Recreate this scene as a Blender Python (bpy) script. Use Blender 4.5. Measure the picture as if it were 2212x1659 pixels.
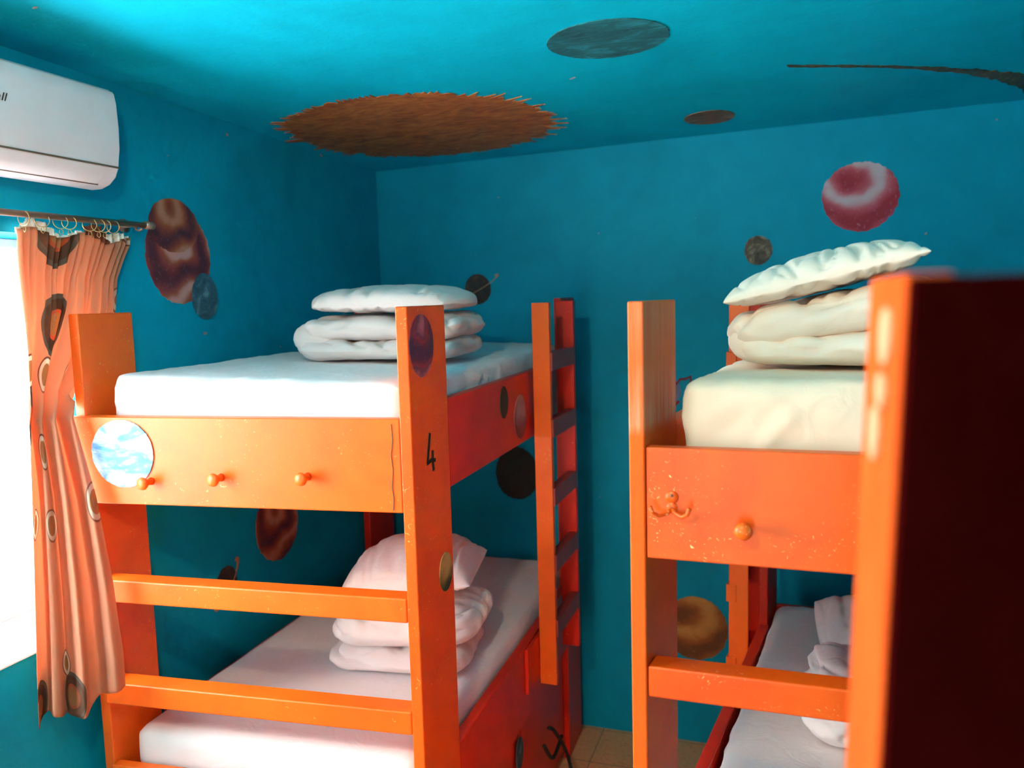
import bpy, bmesh, math, random
from mathutils import Vector, Matrix, noise

random.seed(7)
scn = bpy.context.scene
for o in list(bpy.data.objects):
    bpy.data.objects.remove(o, do_unlink=True)
COL = scn.collection

# ------------------------------------------------------------------ camera
EYE = 2.23                                     # camera height above the floor
cam_d = bpy.data.cameras.new('camera')
cam = bpy.data.objects.new('camera', cam_d)
COL.objects.link(cam)
RX = Vector((0.94570288, -0.00805331, 0.32493262))
RY = Vector((0.32387435, 0.10766149, -0.93995448))
RZ = Vector((-0.02741298, 0.994155, 0.10442405))
m = Matrix((RX, RY, RZ))
q = m.to_quaternion().normalized()
cam.matrix_world = Matrix.Translation((0, 0, EYE)) @ q.to_matrix().to_4x4()
cam_d.sensor_width = 36
cam_d.sensor_fit = 'HORIZONTAL'
cam_d.lens = 1750.0 / 2212 * 36
cam_d.clip_start = 0.02
cam_d.dof.use_dof = True
cam_d.dof.focus_distance = 2.25
cam_d.dof.aperture_fstop = 2.5
scn.camera = cam

# ------------------------------------------------------------------ world and light
w = bpy.data.worlds.new('sky')
scn.world = w
w.use_nodes = True
bg = w.node_tree.nodes['Background']
bg.inputs['Color'].default_value = (0.88, 0.96, 1.0, 1)
bg.inputs['Strength'].default_value = 9.0


def area(name, loc, target, sx, sy, power, color, spread=180):
    l = bpy.data.lights.new(name, 'AREA')
    l.shape = 'RECTANGLE'
    l.size, l.size_y = sx, sy
    l.energy = power
    l.color = color
    l.spread = math.radians(spread)
    o = bpy.data.objects.new(name, l)
    COL.objects.link(o)
    o.location = loc
    d = Vector(target) - Vector(loc)
    o.rotation_euler = d.to_track_quat('-Z', 'Y').to_euler()
    return o


# daylight through the left window: bright sky, and light thrown up from the sunlit yard
area('window_sky_light', (-2.70, 1.0, 2.20), (-0.9, 1.8, 1.45), 1.7, 1.3, 255, (1.0, 0.96, 0.92))
area('yard_bounce_light', (-3.0, 0.95, 0.55), (-0.4, 1.7, 2.95), 1.5, 0.9, 1080, (1.0, 0.98, 0.95))
# soft warm fill added behind the camera to lift the shadows; no doorway there
area('rear_fill_light', (-0.45, -1.40, 1.25), (-0.6, 3.2, 0.7), 0.9, 1.9, 38, (1.0, 0.84, 0.70))
# the room's own warm lamp on the ceiling behind the camera
lamp = bpy.data.lights.new('ceiling_bulb_light', 'POINT')
lamp.energy = 60
lamp.color = (1.0, 0.80, 0.55)
lamp.shadow_soft_size = 0.05
lo = bpy.data.objects.new('ceiling_bulb_light', lamp)
COL.objects.link(lo)
lo.location = (-0.58, 0.40, 2.74)

scn.view_settings.view_transform = 'Standard'
scn.view_settings.look = 'None'
scn.view_settings.gamma = 1
scn.view_settings.use_curve_mapping = False
scn.view_settings.exposure = 0.15
scn.cycles.max_bounces = 8
scn.cycles.diffuse_bounces = 6
scn.cycles.use_denoising = True
scn.cycles.use_adaptive_sampling = True
scn.cycles.adaptive_threshold = 0.04
scn.cycles.sample_clamp_indirect = 6


# ------------------------------------------------------------------ materials
def new_mat(name):
    mt = bpy.data.materials.new(name)
    mt.use_nodes = True
    nt = mt.node_tree
    b = nt.nodes['Principled BSDF']
    return mt, nt, b


def N(nt, t, **kw):
    n = nt.nodes.new(t)
    for k, v in kw.items():
        if k in n.inputs:
            n.inputs[k].default_value = v
        else:
            setattr(n, k, v)
    return n


def ramp(nt, src, stops, interp='LINEAR'):
    r = nt.nodes.new('ShaderNodeValToRGB')
    r.color_ramp.interpolation = interp
    el = r.color_ramp.elements
    while len(el) > 1:
        el.remove(el[-1])
    el[0].position = stops[0][0]
    el[0].color = (*stops[0][1], 1)
    for p, c in stops[1:]:
        e = el.new(p)
        e.color = (*c, 1)
    nt.links.new(src, r.inputs[0])
    return r


def mixc(nt, fac, a, b, blend='MIX'):
    mx = nt.nodes.new('ShaderNodeMix')
    mx.data_type = 'RGBA'
    mx.blend_type = blend
    L = nt.links.new
    if hasattr(fac, 'links'):
        L(fac, mx.inputs[0])
    else:
        mx.inputs[0].default_value = fac
    for i, s in ((6, a), (7, b)):
        if hasattr(s, 'links'):
            L(s, mx.inputs[i])
        else:
            mx.inputs[i].default_value = (*s, 1)
    return mx.outputs[2]


def noise_n(nt, scale, detail=4, rough=0.55, vec=None, dist=0.0):
    n = N(nt, 'ShaderNodeTexNoise')
    n.inputs['Scale'].default_value = scale
    n.inputs['Detail'].default_value = detail
    n.inputs['Roughness'].default_value = rough
    n.inputs['Distortion'].default_value = dist
    if vec is not None:
        nt.links.new(vec, n.inputs['Vector'])
    return n.outputs['Fac']


def bump(nt, b, h, strength, dist=0.01):
    bp = N(nt, 'ShaderNodeBump')
    bp.inputs['Strength'].default_value = strength
    bp.inputs['Distance'].default_value = dist
    nt.links.new(h, bp.inputs['Height'])
    nt.links.new(bp.outputs[0], b.inputs['Normal'])


def coords(nt, kind='Object', scale=None):
    t = N(nt, 'ShaderNodeTexCoord')
    if scale is None:
        return t.outputs[kind]
    mp = N(nt, 'ShaderNodeMapping')
    mp.inputs['Scale'].default_value = scale
    nt.links.new(t.outputs[kind], mp.inputs['Vector'])
    return mp.outputs[0]


def wall_mat(name, base, specks=(0.55, 0.25, 0.18)):
    mt, nt, b = new_mat(name)
    c = coords(nt)
    n1 = noise_n(nt, 1.6, 5, 0.6, c, 0.6)
    n2 = noise_n(nt, 9, 4, 0.6, c)
    dk = tuple(x * 0.80 for x in base)
    lt = tuple(min(1, x * 1.14) for x in base)
    r1 = ramp(nt, n1, [(0.3, dk), (0.5, base), (0.72, lt)])
    col = mixc(nt, 0.25, r1.outputs[0], ramp(nt, n2, [(0.3, dk), (0.7, lt)]).outputs[0])
    sp = noise_n(nt, 16, 2, 0.5, c, 0.3)
    sp2 = noise_n(nt, 2.2, 1, 0.5, c)
    mul = N(nt, 'ShaderNodeMath', operation='MULTIPLY')
    s1 = ramp(nt, sp, [(0.755, (0, 0, 0)), (0.775, (1, 1, 1))]).outputs[0]
    s2 = ramp(nt, sp2, [(0.46, (0, 0, 0)), (0.5, (1, 1, 1))]).outputs[0]
    nt.links.new(s1, mul.inputs[0])
    nt.links.new(s2, mul.inputs[1])
    col = mixc(nt, mul.outputs[0], col, specks)
    nt.links.new(col, b.inputs['Base Color'])
    b.inputs['Roughness'].default_value = 0.6
    b.inputs['Specular IOR Level'].default_value = 0.12
    bump(nt, b, noise_n(nt, 5, 8, 0.62, c), 0.35, 0.02)
    return mt


TEAL = (0.0, 0.295, 0.44)
M_wall = wall_mat('teal_wall_paint', TEAL)
M_ceil = wall_mat('teal_ceiling_paint', (0.0, 0.43, 0.60), (0.6, 0.32, 0.26))


def wood_mat(name, base, dark, chips=(0.95, 0.55, 0.25), amount=0.5, rough=0.38):
    """Glossy orange paint over wood with fine scuffs."""
    mt, nt, b = new_mat(name)
    c = coords(nt)
    n1 = noise_n(nt, 3.5, 5, 0.6, c, 0.5)
    col = ramp(nt, n1, [(0.3, dark), (0.55, base), (0.75, tuple(min(1, x * 1.08) for x in base))]).outputs[0]
    # scuffs: short scratches in patches
    sc = noise_n(nt, 60, 3, 0.6, c, 2.5)
    pt = noise_n(nt, 5, 2, 0.6, c)
    mul = N(nt, 'ShaderNodeMath', operation='MULTIPLY')
    k = 0.655 + 0.05 * (1 - amount)
    nt.links.new(ramp(nt, sc, [(k, (0, 0, 0)), (k + 0.02, (1, 1, 1))]).outputs[0], mul.inputs[0])
    nt.links.new(ramp(nt, pt, [(0.46, (0, 0, 0)), (0.6, (1, 1, 1))]).outputs[0], mul.inputs[1])
    col = mixc(nt, mul.outputs[0], col, chips)
    nt.links.new(col, b.inputs['Base Color'])
    b.inputs['Roughness'].default_value = rough
    b.inputs['Specular IOR Level'].default_value = 0.35
    bump(nt, b, noise_n(nt, 14, 6, 0.6, c), 0.12, 0.008)
    return mt


ORANGE = (0.80, 0.112, 0.006)
M_or = wood_mat('orange_paint', ORANGE, (0.70, 0.085, 0.005))
M_or2 = wood_mat('scuffed_orange_paint', (0.78, 0.095, 0.004), (0.66, 0.062, 0.003), amount=1.0)
M_red = wood_mat('shade_red_orange_paint', (0.66, 0.022, 0.006), (0.54, 0.015, 0.005), (0.85, 0.3, 0.2), 0.3)  # redder copy of the orange: shade put into the colour of darker parts
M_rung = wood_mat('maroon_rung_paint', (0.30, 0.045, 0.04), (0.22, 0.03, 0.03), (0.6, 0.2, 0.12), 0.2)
M_dark = wood_mat('shade_dark_red_paint', (0.030, 0.0015, 0.0015), (0.018, 0.001, 0.001), (0.035, 0.002, 0.002), 0.0, 0.6)  # near-black red: shade put into the colour of the wardrobe front


def worn_post_mat():
    mt, nt, b = new_mat('worn_orange_paint')
    c = coords(nt)
    cs = coords(nt, 'Object', (60, 60, 2.5))
    n1 = noise_n(nt, 3.5, 5, 0.6, c, 0.5)
    col = ramp(nt, n1, [(0.3, (0.70, 0.095, 0.008)), (0.6, ORANGE)]).outputs[0]
    grain = noise_n(nt, 1.0, 4, 0.7, cs)
    sep = N(nt, 'ShaderNodeSeparateXYZ')
    nt.links.new(coords(nt), sep.inputs[0])
    # worn strip high on the post: pale bare streaks between z 1.95 and 2.2
    band = ramp(nt, sep.outputs['Z'], [(0.0, (0, 0, 0)), (1.0, (1, 1, 1))])
    mr = N(nt, 'ShaderNodeMapRange')
    mr.inputs['From Min'].default_value = 1.93
    mr.inputs['From Max'].default_value = 2.22
    nt.links.new(sep.outputs['Z'], mr.inputs['Value'])
    env = ramp(nt, mr.outputs[0], [(0.0, (0, 0, 0)), (0.08, (0.8, 0.8, 0.8)), (0.30, (0.45, 0.45, 0.45)),
                                   (0.55, (0.12, 0.12, 0.12)), (0.9, (0.3, 0.3, 0.3)), (1.0, (0.2, 0.2, 0.2))])
    mul = N(nt, 'ShaderNodeMath', operation='MULTIPLY')
    nt.links.new(env.outputs[0], mul.inputs[0])
    nt.links.new(ramp(nt, grain, [(0.4, (0.15, 0.15, 0.15)), (0.58, (1, 1, 1))]).outputs[0], mul.inputs[1])
    col = mixc(nt, mul.outputs[0], col, (0.70, 0.36, 0.22))
    nt.links.new(col, b.inputs['Base Color'])
    b.inputs['Roughness'].default_value = 0.55
    b.inputs['Specular IOR Level'].default_value = 0.2
    bump(nt, b, grain, 0.2, 0.003)
    return mt


M_worn = worn_post_mat()
M_dark.node_tree.nodes['Principled BSDF'].inputs['Specular IOR Level'].default_value = 0.0
M_matt = wood_mat('matt_orange_paint', (0.50, 0.075, 0.010), (0.42, 0.05, 0.006), amount=0.0, rough=0.85)
M_matt.node_tree.nodes['Principled BSDF'].inputs['Specular IOR Level'].default_value = 0.05


def cloth_mat(name, base, weave=900, rough=0.9, sheen=0.15):
    mt, nt, b = new_mat(name)
    c = coords(nt)
    n1 = noise_n(nt, 3, 3, 0.5, c)
    col = ramp(nt, n1, [(0.3, tuple(x * 0.95 for x in base)), (0.7, base)]).outputs[0]
    nt.links.new(col, b.inputs['Base Color'])
    b.inputs['Roughness'].default_value = rough
    b.inputs['Sheen Weight'].default_value = sheen
    b.inputs['Specular IOR Level'].default_value = 0.2
    cw = coords(nt, 'Object', (1, 1, 1))
    h1 = noise_n(nt, 14, 4, 0.55, c, 1.2)
    h2 = noise_n(nt, 350, 2, 0.5, cw)
    mx = N(nt, 'ShaderNodeMath', operation='MULTIPLY_ADD')
    nt.links.new(h2, mx.inputs[0])
    mx.inputs[1].default_value = 0.04
    nt.links.new(h1, mx.inputs[2])
    bump(nt, b, mx.outputs[0], 0.28, 0.012)
    return mt


M_white = cloth_mat('white_cotton', (0.84, 0.765, 0.745))
M_case = cloth_mat('greyish_white_pillowcase', (0.62, 0.565, 0.545))
M_case2 = cloth_mat('warm_lit_pillowcase', (0.86, 0.74, 0.63))  # white cloth, the warm light on it tinted into the colour
M_sheet = cloth_mat('white_sheet', (0.85, 0.80, 0.81))
M_warm_sheet = cloth_mat('warm_lit_cotton', (0.85, 0.67, 0.51))  # white sheet made cream: warm light put into the base colour


def plain(name, col, rough=0.5, metal=0.0, spec=0.5):
    mt, nt, b = new_mat(name)
    n1 = noise_n(nt, 12, 3, 0.5, coords(nt))
    cc = ramp(nt, n1, [(0.3, tuple(x * 0.92 for x in col)), (0.7, col)]).outputs[0]
    nt.links.new(cc, b.inputs['Base Color'])
    b.inputs['Roughness'].default_value = rough
    b.inputs['Metallic'].default_value = metal
    b.inputs['Specular IOR Level'].default_value = spec
    return mt


M_plastic = plain('white_plastic', (0.66, 0.64, 0.68), 0.3)
M_gap = plain('shadow_gap_brown', (0.10, 0.07, 0.05), 0.7)
M_alu = plain('white_window_frame', (0.85, 0.86, 0.87), 0.4)
M_black = plain('black_marker', (0.006, 0.006, 0.007), 0.6)
M_cord = plain('black_webbing', (0.01, 0.01, 0.01), 0.7)
M_rod = plain('bronze_rod_metal', (0.42, 0.27, 0.20), 0.38, 0.6)
M_ring = plain('brass_wire', (0.62, 0.42, 0.18), 0.3, 0.85)
M_slat = plain('orange_painted_slats', (0.80, 0.13, 0.01), 0.6)


def floor_mat():
    mt, nt, b = new_mat('terrazzo_floor')
    c = coords(nt)
    v = N(nt, 'ShaderNodeTexVoronoi')
    v.inputs['Scale'].default_value = 55
    nt.links.new(c, v.inputs['Vector'])
    col = ramp(nt, v.outputs['Distance'], [(0.0, (0.30, 0.11, 0.045)), (0.12, (0.45, 0.18, 0.07)), (0.20, (0.80, 0.37, 0.15)), (1, (0.85, 0.42, 0.19))]).outputs[0]
    n1 = noise_n(nt, 40, 4, 0.6, c)
    col = mixc(nt, ramp(nt, n1, [(0.6, (0, 0, 0)), (0.75, (1, 1, 1))]).outputs[0], col, (0.55, 0.24, 0.10))
    # tile joints
    br = N(nt, 'ShaderNodeTexBrick')
    br.offset = 0
    br.inputs['Scale'].default_value = 1
    br.inputs['Mortar Size'].default_value = 0.002
    br.inputs['Brick Width'].default_value = 0.3
    br.inputs['Row Height'].default_value = 0.3
    nt.links.new(c, br.inputs['Vector'])
    col = mixc(nt, br.outputs['Fac'], col, (0.2, 0.13, 0.08))
    nt.links.new(col, b.inputs['Base Color'])
    b.inputs['Roughness'].default_value = 0.45
    return mt


M_floor = floor_mat()


def planet_mat(name, stops, scale=6, stretch=(1, 1, 1), dist=1.5, swirl=0.0, seed=0.0, rough=0.7):
    mt, nt, b = new_mat(name)
    t = N(nt, 'ShaderNodeTexCoord')
    mp = N(nt, 'ShaderNodeMapping')
    mp.inputs['Scale'].default_value = stretch
    mp.inputs['Location'].default_value = (seed, seed * 1.7, seed * 0.6)
    nt.links.new(t.outputs['Object'], mp.inputs['Vector'])
    f = noise_n(nt, scale, 5, 0.62, mp.outputs[0], dist)
    if swirl > 0:
        wv = N(nt, 'ShaderNodeTexWave')
        wv.wave_type = 'RINGS'
        wv.rings_direction = 'SPHERICAL'
        wv.inputs['Scale'].default_value = swirl
        wv.inputs['Distortion'].default_value = 5.5
        wv.inputs['Detail Scale'].default_value = 1.6
        wv.inputs['Detail'].default_value = 3
        mp2 = N(nt, 'ShaderNodeMapping')
        mp2.inputs['Location'].default_value = (0.03 + 0.005 * seed, 0.035, -0.05)
        nt.links.new(t.outputs['Object'], mp2.inputs['Vector'])
        nt.links.new(mp2.outputs[0], wv.inputs['Vector'])
        ad = N(nt, 'ShaderNodeMix')
        ad.data_type = 'FLOAT'
        ad.inputs[0].default_value = 0.55
        nt.links.new(f, ad.inputs[2])
        nt.links.new(wv.outputs['Fac'], ad.inputs[3])
        f = ad.outputs[0]
    col = ramp(nt, f, stops).outputs[0]
    fine = noise_n(nt, 70, 3, 0.7, t.outputs['Object'])
    col = mixc(nt, ramp(nt, fine, [(0.6, (0, 0, 0)), (0.78, (0.5, 0.5, 0.5))]).outputs[0], col, stops[-1][1])
    nt.links.new(col, b.inputs['Base Color'])
    b.inputs['Roughness'].default_value = rough
    bump(nt, b, fine, 0.15, 0.003)
    return mt


# ------------------------------------------------------------------ mesh helpers
def link(name, me, mat, parent=None, loc=(0, 0, 0)):
    o = bpy.data.objects.new(name, me)
    COL.objects.link(o)
    if mat is not None:
        me.materials.append(mat)
    o.location = loc
    if parent is not None:
        o.parent = parent
        o.location = Vector(loc) - Vector(abs_loc(parent))
    return o


def abs_loc(o):
    v = Vector(o.location)
    while o.parent:
        o = o.parent
        v += Vector(o.location)
    return v


def finish(bm, name, mat, parent=None, smooth=False, bevel=0.0, loc=(0, 0, 0)):
    """bm holds world coordinates relative to loc"""
    bmesh.ops.recalc_face_normals(bm, faces=bm.faces[:])
    me = bpy.data.meshes.new(name)
    bm.to_mesh(me)
    bm.free()
    if smooth:
        for p in me.polygons:
            p.use_smooth = True
    o = link(name, me, mat, parent, loc)
    if bevel > 0:
        md = o.modifiers.new('bevel', 'BEVEL')
        md.width = bevel
        md.segments = 2
        md.limit_method = 'ANGLE'
        md.angle_limit = math.radians(40)
        for p in me.polygons:
            p.use_smooth = True
        md.harden_normals = True
    return o


def hexa(bm, plan, z0, z1, cuts=0):
    """prism over a plan polygon [(x, y), ...]"""
    lo_ = [bm.verts.new((x, y, z0)) for x, y in plan]
    hi_ = [bm.verts.new((x, y, z1)) for x, y in plan]
    bm.faces.new(lo_[::-1])
    bm.faces.new(hi_)
    n = len(plan)
    for i in range(n):
        j = (i + 1) % n
        bm.faces.new((lo_[i], lo_[j], hi_[j], hi_[i]))


def box(bm, x0, x1, y0, y1, z0, z1):
    hexa(bm, [(x0, y0), (x1, y0), (x1, y1), (x0, y1)], z0, z1)


def root(name, loc, label, cat, group=None):
    o = bpy.data.objects.new(name, None)
    o.empty_display_size = 0.1
    COL.objects.link(o)
    o.location = loc
    tag(o, label, cat, group)
    return o


def tag(o, label=None, cat=None, group=None, kind=None):
    if label:
        o['label'] = label
    if cat:
        o['category'] = cat
    if group:
        o['group'] = group
    if kind:
        o['kind'] = kind
    return o


def local(bm, off):
    bmesh.ops.translate(bm, verts=bm.verts[:], vec=-Vector(off))


def ridge(p, sharp=3.0):
    n = noise.noise(p)
    return (1.0 - min(1.0, abs(n) * 2.2)) ** sharp


def creases(p, freq, seed, stretch=(1, 1, 1)):
    q = Vector((p.x * stretch[0], p.y * stretch[1], p.z * stretch[2])) * freq + Vector((seed * 3.1, seed * 1.7, seed * 5.3))
    h = q * 0.6
    wv = Vector((noise.noise(h), noise.noise(h + Vector((31.4, 7.7, 2.9))), noise.noise(h + Vector((5.1, 43.3, 17.2))))) * 0.9
    return ridge(q + wv) * 0.7 + ridge(q * 1.9 + wv + Vector((7, 3, 1)), 4) * 0.4


def rbox_bm(sx, sy, sz, r, sp=0.03, disp=None):
    """rounded box centred on the origin; r is one radius or a per-axis triple; disp(co, normal) -> Vector"""
    if not isinstance(r, (tuple, list)):
        r = (r, r, r)
    hx, hy, hz = sx / 2, sy / 2, sz / 2
    bm = bmesh.new()

    def axis(h, rr):
        k = max(3, int(math.pi / 2 * rr / sp) + 1)
        pts = []
        for i in range(k):
            a = i / k
            pts.append(-h + rr * (1 - math.cos(a * math.pi / 2)) if True else 0)
        m_ = max(1, int((2 * (h - rr)) / sp))
        for i in range(m_ + 1):
            pts.append(-(h - rr) + 2 * (h - rr) * i / m_)
        for i in range(k - 1, -1, -1):
            a = i / k
            pts.append(h - rr * (1 - math.cos(a * math.pi / 2)))
        return pts
    ax = axis(hx, r[0])
    ay = axis(hy, r[1])
    az = axis(hz, r[2])

    def shape(p):
        inner = Vector((max(-(hx - r[0]), min(hx - r[0], p.x)), max(-(hy - r[1]), min(hy - r[1], p.y)), max(-(hz - r[2]), min(hz - r[2], p.z))))
        d = p - inner
        e = Vector((d.x / r[0], d.y / r[1], d.z / r[2]))
        if e.length > 1e-9:
            mxv = max(abs(e.x), abs(e.y), abs(e.z))
            if mxv > 0:
                en = e.normalized() * mxv
            c = inner + Vector((en.x * r[0], en.y * r[1], en.z * r[2]))
            nrm = Vector((en.x / r[0], en.y / r[1], en.z / r[2])).normalized()
        else:
            c, nrm = p.copy(), Vector((0, 0, 1))
        if disp:
            c = c + disp(c, nrm)
        return c
    cache = {}

    def V(x, y, z):
        k = (round(x, 5), round(y, 5), round(z, 5))
        if k not in cache:
            cache[k] = bm.verts.new(shape(Vector((x, y, z))))
        return cache[k]

    def face(vs):
        try:
            bm.faces.new(vs)
        except ValueError:
            pass
    for i in range(len(ax) - 1):
        for j in range(len(ay) - 1):
            for z in (-hz, hz):
                face([V(ax[i], ay[j], z), V(ax[i + 1], ay[j], z), V(ax[i + 1], ay[j + 1], z), V(ax[i], ay[j + 1], z)])
    for i in range(len(ax) - 1):
        for j in range(len(az) - 1):
            for y in (-hy, hy):
                face([V(ax[i], y, az[j]), V(ax[i + 1], y, az[j]), V(ax[i + 1], y, az[j + 1]), V(ax[i], y, az[j + 1])])
    for i in range(len(ay) - 1):
        for j in range(len(az) - 1):
            for x in (-hx, hx):
                face([V(x, ay[i], az[j]), V(x, ay[i + 1], az[j]), V(x, ay[i + 1], az[j + 1]), V(x, ay[i], az[j + 1])])
    bmesh.ops.remove_doubles(bm, verts=bm.verts[:], dist=1e-5)
    return bm


def pillow_bm(sx, sy, t, seed=1.0, n=70, flat=0.35, amp=0.012, cc=0.10, pw=0.42, curl=0.0, rc=0.0):
    bm = bmesh.new()
    grids = []
    for side in (1, -1):
        g = {}
        for i in range(n + 1):
            for j in range(n + 1):
                u = math.sin((i / n - 0.5) * math.pi)
                v = math.sin((j / n - 0.5) * math.pi)
                edge = (i in (0, n)) or (j in (0, n))
                if side == -1 and edge:
                    g[i, j] = grids[0][i, j]
                    continue
                x = sx / 2 * u * (1 - cc * (1 - v * v) * abs(u) ** 3)
                y = sy / 2 * v * (1 - cc * (1 - u * u) * abs(v) ** 3)
                x, y = x * math.sqrt(1 - rc * v * v), y * math.sqrt(1 - rc * u * u)
                h = (max(0, (1 - u ** 2) * (1 - v ** 2))) ** pw
                z = t * 0.5 * h * (1 if side == 1 else 1)
                if side == -1:
                    z = -z * flat
                p = Vector((x, y, z))
                # creases run in from the seam
                rad = Vector((abs(u), abs(v), 0)).length
                c = creases(Vector((x, y * 1.0, z)), 5.0, seed, (2.4, 0.7, 1.0)) * (0.35 + 0.65 * min(1, rad))
                z += side * (-(c - 0.35)) * amp * min(1, h * 2.2)
                z += curl * (x / (sx / 2)) ** 2 * 0.5
                g[i, j] = bm.verts.new((x, y, z))
        grids.append(g)
        for i in range(n):
            for j in range(n):
                f = [g[i, j], g[i + 1, j], g[i + 1, j + 1], g[i, j + 1]]
                if side == -1:
                    f.reverse()
                try:
                    bm.faces.new(f)
                except ValueError:
                    pass
    return bm


def xform(bm, loc, rz=0.0, rx=0.0, ry=0.0):
    mt = Matrix.Translation(loc) @ Matrix.Rotation(rz, 4, 'Z') @ Matrix.Rotation(ry, 4, 'Y') @ Matrix.Rotation(rx, 4, 'X')
    bm.transform(mt)


def merge(dst, src):
    me = bpy.data.meshes.new('tmp')
    src.to_mesh(me)
    src.free()
    dst.from_mesh(me)
    bpy.data.meshes.remove(me)


def tube(bm, pts, r, seg=10, closed=False, cap=True):
    rings = []
    n = len(pts)
    prev = None
    for i, p in enumerate(pts):
        p = Vector(p)
        a = Vector(pts[(i - 1) % n] if (i > 0 or closed) else pts[0])
        b = Vector(pts[(i + 1) % n] if (i < n - 1 or closed) else pts[-1])
        t = (b - a).normalized()
        if prev is None:
            up = Vector((0, 0, 1)) if abs(t.z) < 0.9 else Vector((1, 0, 0))
            u = t.cross(up).normalized()
        else:
            u = (prev - t * prev.dot(t)).normalized()
        prev = u
        v = t.cross(u)
        rr = r[i] if isinstance(r, (list, tuple)) else r
        rings.append([bm.verts.new(p + (u * math.cos(k / seg * 2 * math.pi) + v * math.sin(k / seg * 2 * math.pi)) * rr) for k in range(seg)])
    m_ = n if closed else n - 1
    for i in range(m_):
        A, B = rings[i], rings[(i + 1) % n]
        for k in range(seg):
            bm.faces.new((A[k], A[(k + 1) % seg], B[(k + 1) % seg], B[k]))
    if cap and not closed:
        bm.faces.new(rings[0][::-1])
        bm.faces.new(rings[-1])


def lathe(bm, prof, origin, axis, seg=20):
    """prof = [(distance along axis, radius), ...]"""
    o = Vector(origin)
    t = Vector(axis).normalized()
    up = Vector((0, 0, 1)) if abs(t.z) < 0.9 else Vector((1, 0, 0))
    u = t.cross(up).normalized()
    v = t.cross(u)
    rings = []
    for d, r in prof:
        rings.append([bm.verts.new(o + t * d + (u * math.cos(k / seg * 2 * math.pi) + v * math.sin(k / seg * 2 * math.pi)) * max(r, 1e-4)) for k in range(seg)])
    for A, B in zip(rings[:-1], rings[1:]):
        for k in range(seg):
            bm.faces.new((A[k], A[(k + 1) % seg], B[(k + 1) % seg], B[k]))
    bm.faces.new(rings[0][::-1])
    bm.faces.new(rings[-1])


def decal(name, centre, ax_u, ax_v, ru, rv, mat, parent, normal, jag=0.02, n=90, off=0.0025, label=None, spike=0.0, seed=0):
    """thin painted patch on a surface; origin at its centre so its texture is its own"""
    rnd = random.Random(seed)
    U, V_, Nn = Vector(ax_u), Vector(ax_v), Vector(normal).normalized()
    bm = bmesh.new()
    c = bm.verts.new(Nn * off)
    ring = []
    for i in range(n):
        a = i / n * 2 * math.pi
        k = 1 + jag * (rnd.random() - 0.5) * 2 + 0.5 * jag * math.sin(3 * a + seed) + (spike * rnd.random() * abs(math.cos(a)) if i % 2 else spike * 0.3 * rnd.random())
        ring.append(bm.verts.new(U * (ru * k * math.cos(a)) + V_ * (rv * k * math.sin(a)) + Nn * off))
    base = [bm.verts.new(v.co - Nn * (off * 0.9)) for v in ring]
    for i in range(n):
        j = (i + 1) % n
        bm.faces.new((c, ring[i], ring[j]))
        bm.faces.new((ring[i], base[i], base[j], ring[j]))
    me = bpy.data.meshes.new(name)
    bmesh.ops.recalc_face_normals(bm, faces=bm.faces[:])
    bm.to_mesh(me)
    bm.free()
    o = link(name, me, mat, parent, centre)
    if label:
        o['label'] = label
    return o


X, Y, Z = Vector((1, 0, 0)), Vector((0, 1, 0)), Vector((0, 0, 1))

# ------------------------------------------------------------------ room shell
XL, XR, YB, YF = -2.085, 1.45, 3.92, -1.5
WY0, WY1, WZ0, WZ1 = 0.25, 2.02, 1.24, 2.456


def ceil_z(x, y):
    return 2.92 + 0.021 * (x + 2.08) + 0.023 * (3.92 - y)


bm = bmesh.new()
box(bm, XL - 0.3, XR + 0.2, YF - 0.2, YB + 0.2, -0.12, 0.0)
tag(finish(bm, 'floor', M_floor), kind='structure')

bm = bmesh.new()
nx, ny = 24, 34
gv = {}
for i in range(nx + 1):
    for j in range(ny + 1):
        x = XL - 0.25 + (XR - XL + 0.4) * i / nx
        y = YF - 0.15 + (YB - YF + 0.3) * j / ny
        edge = min(1.0, min(x - XL, YB - y, XR - x) / 0.25)
        z = ceil_z(x, y)
        gv[i, j] = bm.verts.new((x, y, z))
for i in range(nx):
    for j in range(ny):
        bm.faces.new((gv[i, j], gv[i, j + 1], gv[i + 1, j + 1], gv[i + 1, j]))
ex = bmesh.ops.extrude_face_region(bm, geom=bm.faces[:])
bmesh.ops.translate(bm, verts=[v for v in ex['geom'] if isinstance(v, bmesh.types.BMVert)], vec=(0, 0, 0.15))
ceiling = tag(finish(bm, 'ceiling', M_ceil, smooth=False), kind='structure')

bm = bmesh.new()
box(bm, XL - 0.25, XL, YF, WY0, 0, 3.2)
box(bm, XL - 0.25, XL, WY1, YB + 0.15, 0, 3.2)
box(bm, XL - 0.25, XL, WY0, WY1, 0, WZ0)
box(bm, XL - 0.25, XL, WY0, WY1, WZ1, 3.2)
wall_l = tag(finish(bm, 'wall_left', M_wall), kind='structure')
bm = bmesh.new()
box(bm, XL, XR, YB, YB + 0.15, 0, 3.2)
wall_b = tag(finish(bm, 'wall_back', M_wall), kind='structure')
bm = bmesh.new()
box(bm, XR, XR + 0.15, YF, YB + 0.15, 0, 3.2)
tag(finish(bm, 'wall_right', M_wall), kind='structure')
bm = bmesh.new()
box(bm, XL - 0.25, XR + 0.15, YF - 0.15, YF, 0, 3.2)
tag(finish(bm, 'wall_front', M_wall), kind='structure')

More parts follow.
